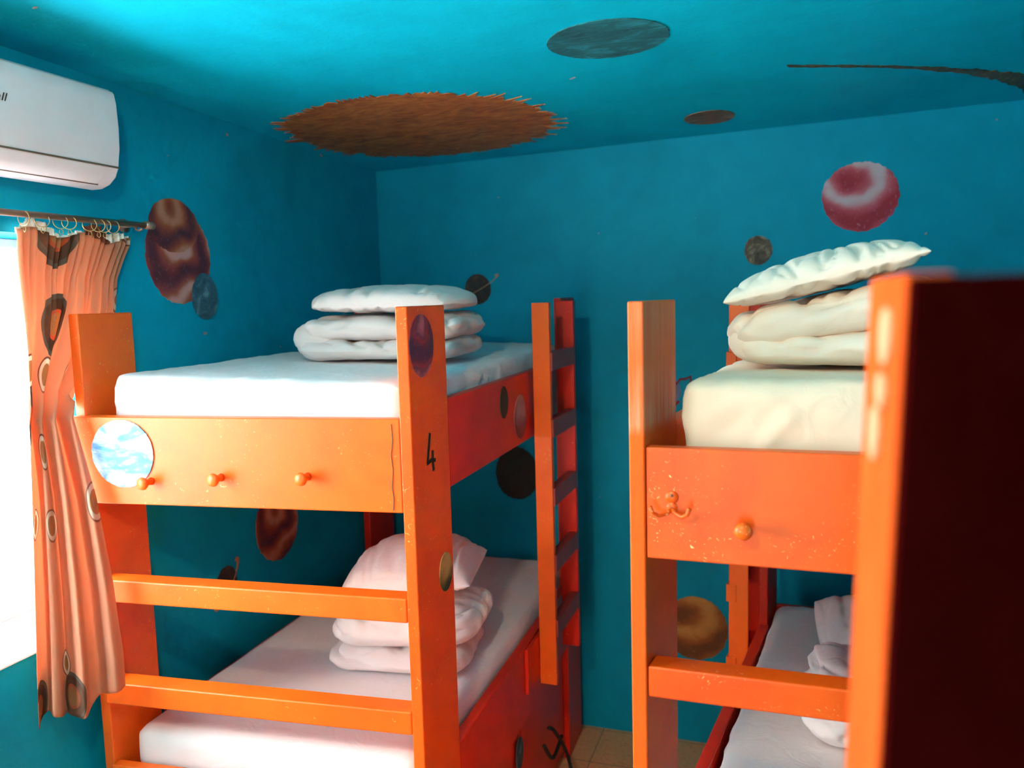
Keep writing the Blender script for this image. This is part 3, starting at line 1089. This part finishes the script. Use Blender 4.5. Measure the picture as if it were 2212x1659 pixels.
# ------------------------------------------------------------------ air conditioner
ac = root('air_conditioner', (XL, 1.55, 2.60), 'white wall-mounted air conditioner above the curtain rod', 'air conditioner')
prof = [(XL, 2.615), (-1.99, 2.590), (-1.955, 2.590), (-1.925, 2.600), (-1.90, 2.620), (-1.887, 2.645), (-1.880, 2.70), (-1.877, 2.76), (-1.880, 2.83), (-1.885, 2.858), (-1.90, 2.872), (-1.93, 2.878), (XL, 2.880)]


def ac_slice(bm, pts, y0, y1, close=True):
    a = [bm.verts.new((x, y0, z)) for x, z in pts]
    b = [bm.verts.new((x, y1, z)) for x, z in pts]
    n = len(pts)
    for i in range(n if close else n - 1):
        j = (i + 1) % n
        bm.faces.new((a[i], a[j], b[j], b[i]))
    bm.faces.new(a)
    bm.faces.new(b[::-1])


bm = bmesh.new()
ac_slice(bm, prof, 1.14, 1.950)
local(bm, ac.location)
finish(bm, 'casing', M_plastic, ac, bevel=0.006, loc=ac.location)
# the front cover stops at a seam; a flap closes the outlet below
bm = bmesh.new()
cov = [(-1.8865, 2.6525), (-1.8775, 2.70), (-1.8745, 2.76), (-1.8775, 2.83), (-1.883, 2.858), (-1.889, 2.866), (-1.889, 2.82), (-1.884, 2.76), (-1.889, 2.66)]
ac_slice(bm, cov, 1.143, 1.947)
local(bm, ac.location)
finish(bm, 'front_cover', M_plastic, ac, bevel=0.0015, loc=ac.location)
bm = bmesh.new()
tube(bm, [(-1.8855, 1.143, 2.6475), (-1.8855, 1.946, 2.6475)], 0.0028, 8)
local(bm, ac.location)
finish(bm, 'seam', M_gap, ac, loc=ac.location)
bm = bmesh.new()
fl = [(-1.8995, 2.6165), (-1.8875, 2.643), (-1.8895, 2.644), (-1.903, 2.620), (-1.928, 2.6015), (-1.925, 2.5975)]
ac_slice(bm, fl, 1.16, 1.90)
local(bm, ac.location)
finish(bm, 'outlet_flap', M_plastic, ac, bevel=0.001, loc=ac.location)
bm = bmesh.new()
tube(bm, [(-1.9285, 1.16, 2.5975), (-1.9285, 1.905, 2.5975)], 0.0022, 8)
local(bm, ac.location)
finish(bm, 'seam', M_gap, ac, loc=ac.location)
# brand script: its last letters show at the picture's edge
cu = bpy.data.curves.new('brand_script', 'FONT')
cu.body = 'all'
cu.size = 0.030
cu.shear = 0.35
cu.extrude = 0.0006
cu.space_character = 1.1
to = bpy.data.objects.new('brand_script_text', cu)
COL.objects.link(to)
to.rotation_euler = (math.radians(90), 0, math.radians(90))
to.location = (0, 0, 0)
dg = bpy.context.evaluated_depsgraph_get()
me = bpy.data.meshes.new_from_object(to.evaluated_get(dg))
me.transform(Matrix.Rotation(math.radians(90), 4, 'Z') @ Matrix.Rotation(math.radians(90), 4, 'X'))
bpy.data.objects.remove(to)
link('brand_script', me, M_black, ac, (-1.8735, 1.553, 2.760))

# ------------------------------------------------------------------ curtain rod, rings, curtain
rod = root('curtain_rod', (-2.02, 1.2, 2.50), 'thin bronze curtain rod over the window', 'curtain rod')
bm = bmesh.new()
tube(bm, [(-2.02, 0.15, 2.498), (-2.02, 1.0, 2.498), (-2.02, 2.19, 2.505)], 0.0095, 14)
local(bm, rod.location)
finish(bm, 'rod', M_rod, rod, smooth=True, loc=rod.location)
bm = bmesh.new()
lathe(bm, [(0, 0.013), (0.035, 0.013), (0.038, 0.009)], (-2.02, 2.178, 2.505), (0, 1, 0), 16)
local(bm, rod.location)
finish(bm, 'finial', M_rod, rod, smooth=True, loc=rod.location)
for y in (0.25, 2.150):
    bm = bmesh.new()
    lathe(bm, [(0, 0.022), (0.006, 0.022), (0.007, 0.008), (0.06, 0.007)], (XL, y, 2.505), (1, 0, 0), 16)
    tube(bm, [(-2.032, y, 2.505), (-2.032, y, 2.490), (-2.02, y, 2.486), (-2.006, y, 2.490)], 0.004, 8)
    local(bm, rod.location)
    finish(bm, 'bracket', M_rod, rod, smooth=True, loc=rod.location)

ring_specs = [(1.727, 4, 'nearest the window glass'), (1.786, 62, 'second from the window side'), (1.848, 55, 'third from the window side'),
              (1.878, 48, 'in the middle of the row'), (1.952, 50, 'just before the tight cluster'), (1.985, 35, 'first of the tight cluster'),
              (2.008, 30, 'in the middle of the tight cluster'), (2.043, 18, 'farthest along the rod, by the wall bracket')]
ring0 = None
for i, (y, ang, words) in enumerate(ring_specs):
    if ring0 is None:
        bm = bmesh.new()
        R_ = 0.0195
        pts = [(R_ * math.cos(a), 0, R_ * math.sin(a)) for a in [k / 26 * 2 * math.pi for k in range(26)]]
        tube(bm, pts, 0.0013, 6, closed=True)
        tube(bm, [(0, 0, -R_), (0.004, 0, -R_ - 0.004), (0.005, 0, -R_ - 0.012), (0, 0, -R_ - 0.018), (-0.005, 0, -R_ - 0.012), (-0.003, 0, -R_ - 0.003)], 0.0012, 6)
        ring0 = finish(bm, 'curtain_ring', M_ring, smooth=True, loc=(0, 0, 0))
        o = ring0
    else:
        o = ring0.copy()
        COL.objects.link(o)
    o.location = (-2.02, y, 2.4985 - 0.0085)
    o.rotation_euler = (0, 0, math.radians(ang))
    tag(o, 'thin brass curtain ring ' + words, 'curtain ring', 'brass rings on the curtain rod')


def curtain_mat():
    mt, nt, b = new_mat('patterned_curtain_fabric')
    uv = N(nt, 'ShaderNodeTexCoord').outputs['UV']

    def layer(scale, loc, rnd_in, stops, thresh):
        mp = N(nt, 'ShaderNodeMapping')
        mp.inputs['Scale'].default_value = (scale, scale, scale)
        mp.inputs['Location'].default_value = loc
        nt.links.new(uv, mp.inputs['Vector'])
        v = N(nt, 'ShaderNodeTexVoronoi')
        v.voronoi_dimensions = '2D'
        v.inputs['Scale'].default_value = 1.0
        v.inputs['Randomness'].default_value = rnd_in
        nt.links.new(mp.outputs[0], v.inputs['Vector'])
        sep = N(nt, 'ShaderNodeSeparateColor')
        nt.links.new(v.outputs['Color'], sep.inputs[0])
        # radius differs from circle to circle
        sc = N(nt, 'ShaderNodeMapRange')
        sc.inputs['To Min'].default_value = 1.15
        sc.inputs['To Max'].default_value = 1.8
        nt.links.new(sep.outputs[0], sc.inputs['Value'])
        mu = N(nt, 'ShaderNodeMath', operation='MULTIPLY')
        nt.links.new(v.outputs['Distance'], mu.inputs[0])
        nt.links.new(sc.outputs[0], mu.inputs[1])
        c = ramp(nt, mu.outputs[0], stops, 'CONSTANT').outputs[0]
        msk = N(nt, 'ShaderNodeMath', operation='LESS_THAN')
        nt.links.new(mu.outputs[0], msk.inputs[0])
        msk.inputs[1].default_value = stops[-1][0]
        pick = N(nt, 'ShaderNodeMath', operation='GREATER_THAN')
        nt.links.new(sep.outputs[1], pick.inputs[0])
        pick.inputs[1].default_value = thresh
        mm = N(nt, 'ShaderNodeMath', operation='MULTIPLY')
        nt.links.new(msk.outputs[0], mm.inputs[0])
        nt.links.new(pick.outputs[0], mm.inputs[1])
        return c, mm.outputs[0]
    terra = (0.62, 0.29, 0.175)
    brown = (0.115, 0.055, 0.035)
    tan = (0.36, 0.17, 0.07)
    cream = (0.62, 0.52, 0.42)
    grey = (0.14, 0.11, 0.085)
    col = terra
    c1, m1 = layer(3.7, (0.3, 0.1, 0), 0.4, [(0.0, tan), (0.19, (0.45, 0.10, 0.04)), (0.24, brown), (0.40, grey), (0.47, brown), (0.475, brown)], 0.55)
    c2, m2 = layer(4.7, (5.2, 3.7, 0), 0.45, [(0.0, tan), (0.20, cream), (0.29, (0.2, 0.08, 0.05)), (0.33, (0.2, 0.08, 0.05))], 0.6)
    col = mixc(nt, m1, terra, c1)
    col = mixc(nt, m2, col, c2)
    n = noise_n(nt, 6, 3, 0.5, uv)
    col = mixc(nt, ramp(nt, n, [(0.4, (0, 0, 0)), (0.7, (0.25, 0.25, 0.25))]).outputs[0], col, (0.62, 0.30, 0.18))
    nt.links.new(col, b.inputs['Base Color'])
    b.inputs['Roughness'].default_value = 0.85
    b.inputs['Specular IOR Level'].default_value = 0.2
    # daylight shines through the thin cloth
    tr = N(nt, 'ShaderNodeBsdfTranslucent')
    nt.links.new(col, tr.inputs['Color'])
    ms = N(nt, 'ShaderNodeMixShader')
    ms.inputs[0].default_value = 0.45
    nt.links.new(b.outputs[0], ms.inputs[1])
    nt.links.new(tr.outputs[0], ms.inputs[2])
    nt.links.new(ms.outputs[0], nt.nodes['Material Output'].inputs['Surface'])
    wv = noise_n(nt, 400, 2, 0.5, uv)
    bump(nt, b, wv, 0.15, 0.002)
    return mt


M_curt = curtain_mat()
# rows down the cloth: z, left (x, y), right (x, y)
rows = [(2.475, (-2.050, 1.728), (-2.045, 2.135)), (2.440, (-2.050, 1.727), (-2.045, 2.130)), (2.40, (-2.050, 1.722), (-2.045, 2.105)),
        (2.33, (-2.052, 1.716), (-2.048, 2.070)), (2.23, (-2.050, 1.706), (-2.052, 2.055)), (2.12, (-2.048, 1.698), (-2.055, 1.99)),
        (2.00, (-2.044, 1.690), (-2.048, 1.87)), (1.92, (-2.040, 1.685), (-1.985, 1.800)), (1.69, (-2.03, 1.668), (-1.925, 1.799)),
        (1.44, (-2.02, 1.643), (-1.887, 1.797)), (1.22, (-2.015, 1.625), (-1.866, 1.793)), (1.06, (-2.01, 1.612), (-1.866, 1.790))]


def lerp_rows(z):
    for a, b_ in zip(rows[:-1], rows[1:]):
        if z <= a[0] and z >= b_[0]:
            t = (a[0] - z) / (a[0] - b_[0])
            L = [a[1][k] + (b_[1][k] - a[1][k]) * t for k in (0, 1)]
            R_ = [a[2][k] + (b_[2][k] - a[2][k]) * t for k in (0, 1)]
            return L, R_
    return list(rows[-1][1]), list(rows[-1][2])


cur = root('curtain', (-2.0, 1.75, 1.08), 'terracotta curtain printed with circles, drawn aside from the bright window', 'curtain')
nu, nv = 260, 120
ZT = 2.462


def sstep(a, b_, t):
    t = max(0, min(1, (t - a) / (b_ - a)))
    return t * t * (3 - 2 * t)


def curtain_pt(s, t):
    # bottom hem dips at the window side
    zb = 1.065 + 0.035 * s + 0.02 * math.sin(s * 9)
    sag = 0.012 * math.sin(s * 14) - 0.02 * s * sstep(0.35, 0.65, s) * 0 - 0.012 * s
    z = ZT + sag + (zb - ZT - sag) * t
    L, R_ = lerp_rows(max(1.06, min(2.475, z)))
    # the cloth gathers into tight pleats at the head and a few deep folds below
    k_top = 1 - sstep(0.02, 0.30, t)
    wob = s + 0.012 * math.sin(s * 31 + t * 3) + 0.05 * (1 - k_top) * math.sin(s * 5 + 1.3 + t * 1.2)
    x = L[0] + (R_[0] - L[0]) * wob
    y = L[1] + (R_[1] - L[1]) * wob
    d = Vector((R_[0] - L[0], R_[1] - L[1], 0))
    nrm = Vector((d.y, -d.x, 0)).normalized()
    if nrm.x < 0:
        nrm = -nrm
    f1 = math.sin(s * 2 * math.pi * 15 + 0.6 * math.sin(s * 20)) * 0.0085 * k_top
    f2 = math.sin(s * 2 * math.pi * 3.3 + 0.9 + t * 1.4) * 0.030 * (1 - k_top)
    f3 = math.sin(s * 2 * math.pi * 8.6 + t * 2.6) * 0.0035 * (1 - k_top)
    lim = 1.0
    amp_scale = 0.62 + 0.38 * sstep(2.05, 1.85, z) if z > 1.85 else 1.0
    off = (f1 + (f2 + f3) * amp_scale) * lim
    if z < 1.95:
        off -= 0.0
    off += 0.004 * noise.noise(Vector((s * 6, z * 5, 2.2)))
    p = Vector((x, y, z)) + nrm * off
    return p


bm = bmesh.new()
uvl = bm.loops.layers.uv.new('UVMap')
g = {}
for i in range(nu + 1):
    for j in range(nv + 1):
        s, t = i / nu, j / nv
        p = curtain_pt(s, t)
        p.x = max(XL + 0.008, p.x)
        if p.z < 1.94:
            p.y = min(p.y, 1.806)
        elif p.y > 1.825 and p.z < 2.235:
            p.x = min(p.x, -2.030)
        g[i, j] = bm.verts.new(p)
for i in range(nu):
    for j in range(nv):
        f = bm.faces.new((g[i, j], g[i + 1, j], g[i + 1, j + 1], g[i, j + 1]))
        for lp, (a, b_) in zip(f.loops, ((i, j), (i + 1, j), (i + 1, j + 1), (i, j + 1))):
            lp[uvl].uv = (a / nu * 0.62, (1 - b_ / nv) * 1.40)
local(bm, cur.location)
clo = finish(bm, 'cloth', M_curt, cur, smooth=True, loc=cur.location)
sd = clo.modifiers.new('thick', 'SOLIDIFY')
sd.thickness = 0.0015
# frayed white heading tape standing above the pleats
M_tape = cloth_mat('white_heading_tape', (0.82, 0.78, 0.70))
bm = bmesh.new()
rnd = random.Random(12)
nt_ = 200
vb_, vt_ = [], []
for i in range(nt_ + 1):
    s = i / nt_
    p = curtain_pt(s, 0.0)
    hgt = 0.004 + 0.022 * max(0, math.sin(s * 10 - 0.4)) ** 0.7 + 0.004 * rnd.random()
    if 0.55 < s < 0.80:
        hgt *= 0.25
    vb_.append(bm.verts.new((p.x - 0.006, p.y, p.z - 0.012)))
    vt_.append(bm.verts.new((p.x - 0.010 + 0.004 * rnd.random(), p.y, p.z + hgt)))
for i in range(nt_):
    bm.faces.new((vb_[i], vb_[i + 1], vt_[i + 1], vt_[i]))
local(bm, cur.location)
tp = finish(bm, 'heading_tape', M_tape, cur, smooth=True, loc=cur.location)
tp['label'] = 'frayed white heading tape'
sd = tp.modifiers.new('thick', 'SOLIDIFY')
sd.thickness = 0.001
# brown tuft of cloth folded up over the tape
bm = bmesh.new()
prev = None
for i in range(41):
    s = 0.56 + 0.24 * i / 40
    p = curtain_pt(s, 0.0)
    hgt = 0.034 * math.sin(i / 40 * math.pi) ** 0.6 + 0.006 * rnd.random()
    a = bm.verts.new((p.x + 0.002, p.y, p.z - 0.004))
    b_ = bm.verts.new((p.x + 0.004 + 0.005 * math.sin(i * 1.3), p.y, p.z + hgt))
    if prev:
        bm.faces.new((prev[0], a, b_, prev[1]))
    prev = (a, b_)
local(bm, cur.location)
tf = finish(bm, 'heading_frill', plain('brown_print_cloth', (0.15, 0.045, 0.025), 0.9), cur, smooth=True, loc=cur.location)
sd = tf.modifiers.new('thick', 'SOLIDIFY')
sd.thickness = 0.0015

# ------------------------------------------------------------------ ceiling lamp (behind the camera), gives the warm light
lampo = root('ceiling_lamp', (-0.58, 0.40, 3.02), 'round white lamp holder on the ceiling behind the camera', 'lamp')
bm = bmesh.new()
lathe(bm, [(-0.02, 0.06), (0.02, 0.06), (0.03, 0.03), (0.12, 0.022), (0.125, 0.018)], (0, 0, 0), (0, 0, -1), 24)
finish(bm, 'lamp_holder', M_plastic, lampo, smooth=True, loc=lampo.location)

# ------------------------------------------------------------------ near wardrobe, out of focus at the right edge
wd = root('wardrobe', (0.059, 0.5, 0), 'tall red wooden wardrobe with shade coloured into its front, blurred and close at the right edge', 'wardrobe')
bm = bmesh.new()
lean = 0.032


def lean_box(bm, x0, x1, y0, y1, z0, z1):
    lo_ = [bm.verts.new((x + lean * (z0 - 2.23), y, z0)) for x, y in ((x0, y0), (x1, y0), (x1, y1), (x0, y1))]
    hi_ = [bm.verts.new((x + lean * (z1 - 2.23), y, z1)) for x, y in ((x0, y0), (x1, y0), (x1, y1), (x0, y1))]
    bm.faces.new(lo_[::-1])
    bm.faces.new(hi_)
    for i in range(4):
        j = (i + 1) % 4
        bm.faces.new((lo_[i], lo_[j], hi_[j], hi_[i]))


lean_box(bm, 0.059, 0.085, 0.5, 0.70, 0, 2.238)
local(bm, wd.location)
side_w = finish(bm, 'side_panel', M_matt, wd, bevel=0.003, loc=wd.location)
side_w['label'] = 'bright orange side panel'
bm = bmesh.new()
lean_box(bm, 0.0865, 0.62, 0.52, 0.72, 0, 2.236)
local(bm, wd.location)
finish(bm, 'carcass', M_dark, wd, bevel=0.003, loc=wd.location)
bm = bmesh.new()
lean_box(bm, 0.0605, 0.618, 0.482, 0.4985, 0.02, 2.236)
local(bm, wd.location)
door_w = finish(bm, 'door', M_dark, wd, bevel=0.003, loc=wd.location)
knob(door_w, (0.52, 0.482, 1.2), 0.016, 0.03, mat=M_dark)
for (y, z, ry_, rz_) in ((0.565, 2.200, 0.026, 0.018), (0.575, 2.164, 0.022, 0.011), (0.600, 2.132, 0.026, 0.018)):
    decal('painted_planet', (0.059 + lean * (z - 2.23), y, z), Y, Vector((lean, 0, 1)), ry_, rz_, PM_spot, side_w, -X, 0.01, seed=int(z * 100), label='pale peach planet')

# ------------------------------------------------------------------ black strap by the drawers
bm = bmesh.new()


def strap_path(ctrl, n=24):
    pts = []
    for i in range(n + 1):
        t = i / n * (len(ctrl) - 1)
        k = min(len(ctrl) - 2, int(t))
        f = t - k
        p0 = Vector(ctrl[max(0, k - 1)])
        p1 = Vector(ctrl[k])
        p2 = Vector(ctrl[k + 1])
        p3 = Vector(ctrl[min(len(ctrl) - 1, k + 2)])
        pts.append(0.5 * ((2 * p1) + (p2 - p0) * f + (2 * p0 - 5 * p1 + 4 * p2 - p3) * f * f + (3 * p1 - p0 - 3 * p2 + p3) * f ** 3))
    return pts


tube(bm, strap_path([(-0.950, 3.10, 0.43), (-0.940, 3.14, 0.40), (-0.935, 3.25, 0.28), (-0.93, 3.33, 0.16), (-0.90, 3.30, 0.03), (-0.91, 3.15, 0.012)]), 0.008, 8)
tube(bm, strap_path([(-0.94, 3.26, 0.31), (-0.935, 3.10, 0.30), (-0.935, 2.98, 0.42)]), 0.008, 8)
local(bm, (-0.91, 3.2, 0))
st = finish(bm, 'strap', M_cord, smooth=True, loc=(-0.91, 3.2, 0))
tag(st, 'black strap dangling beside the drawers under the left bunk bed', 'strap')
decal('painted_planet', (-0.968 - 0.026 * 0.9 + 0.0, 2.835, 0.46), su, Z, 0.045, 0.065, PM_slate, bed1['drawers'][0], sn, 0.02, seed=40, label='faded grey planet')
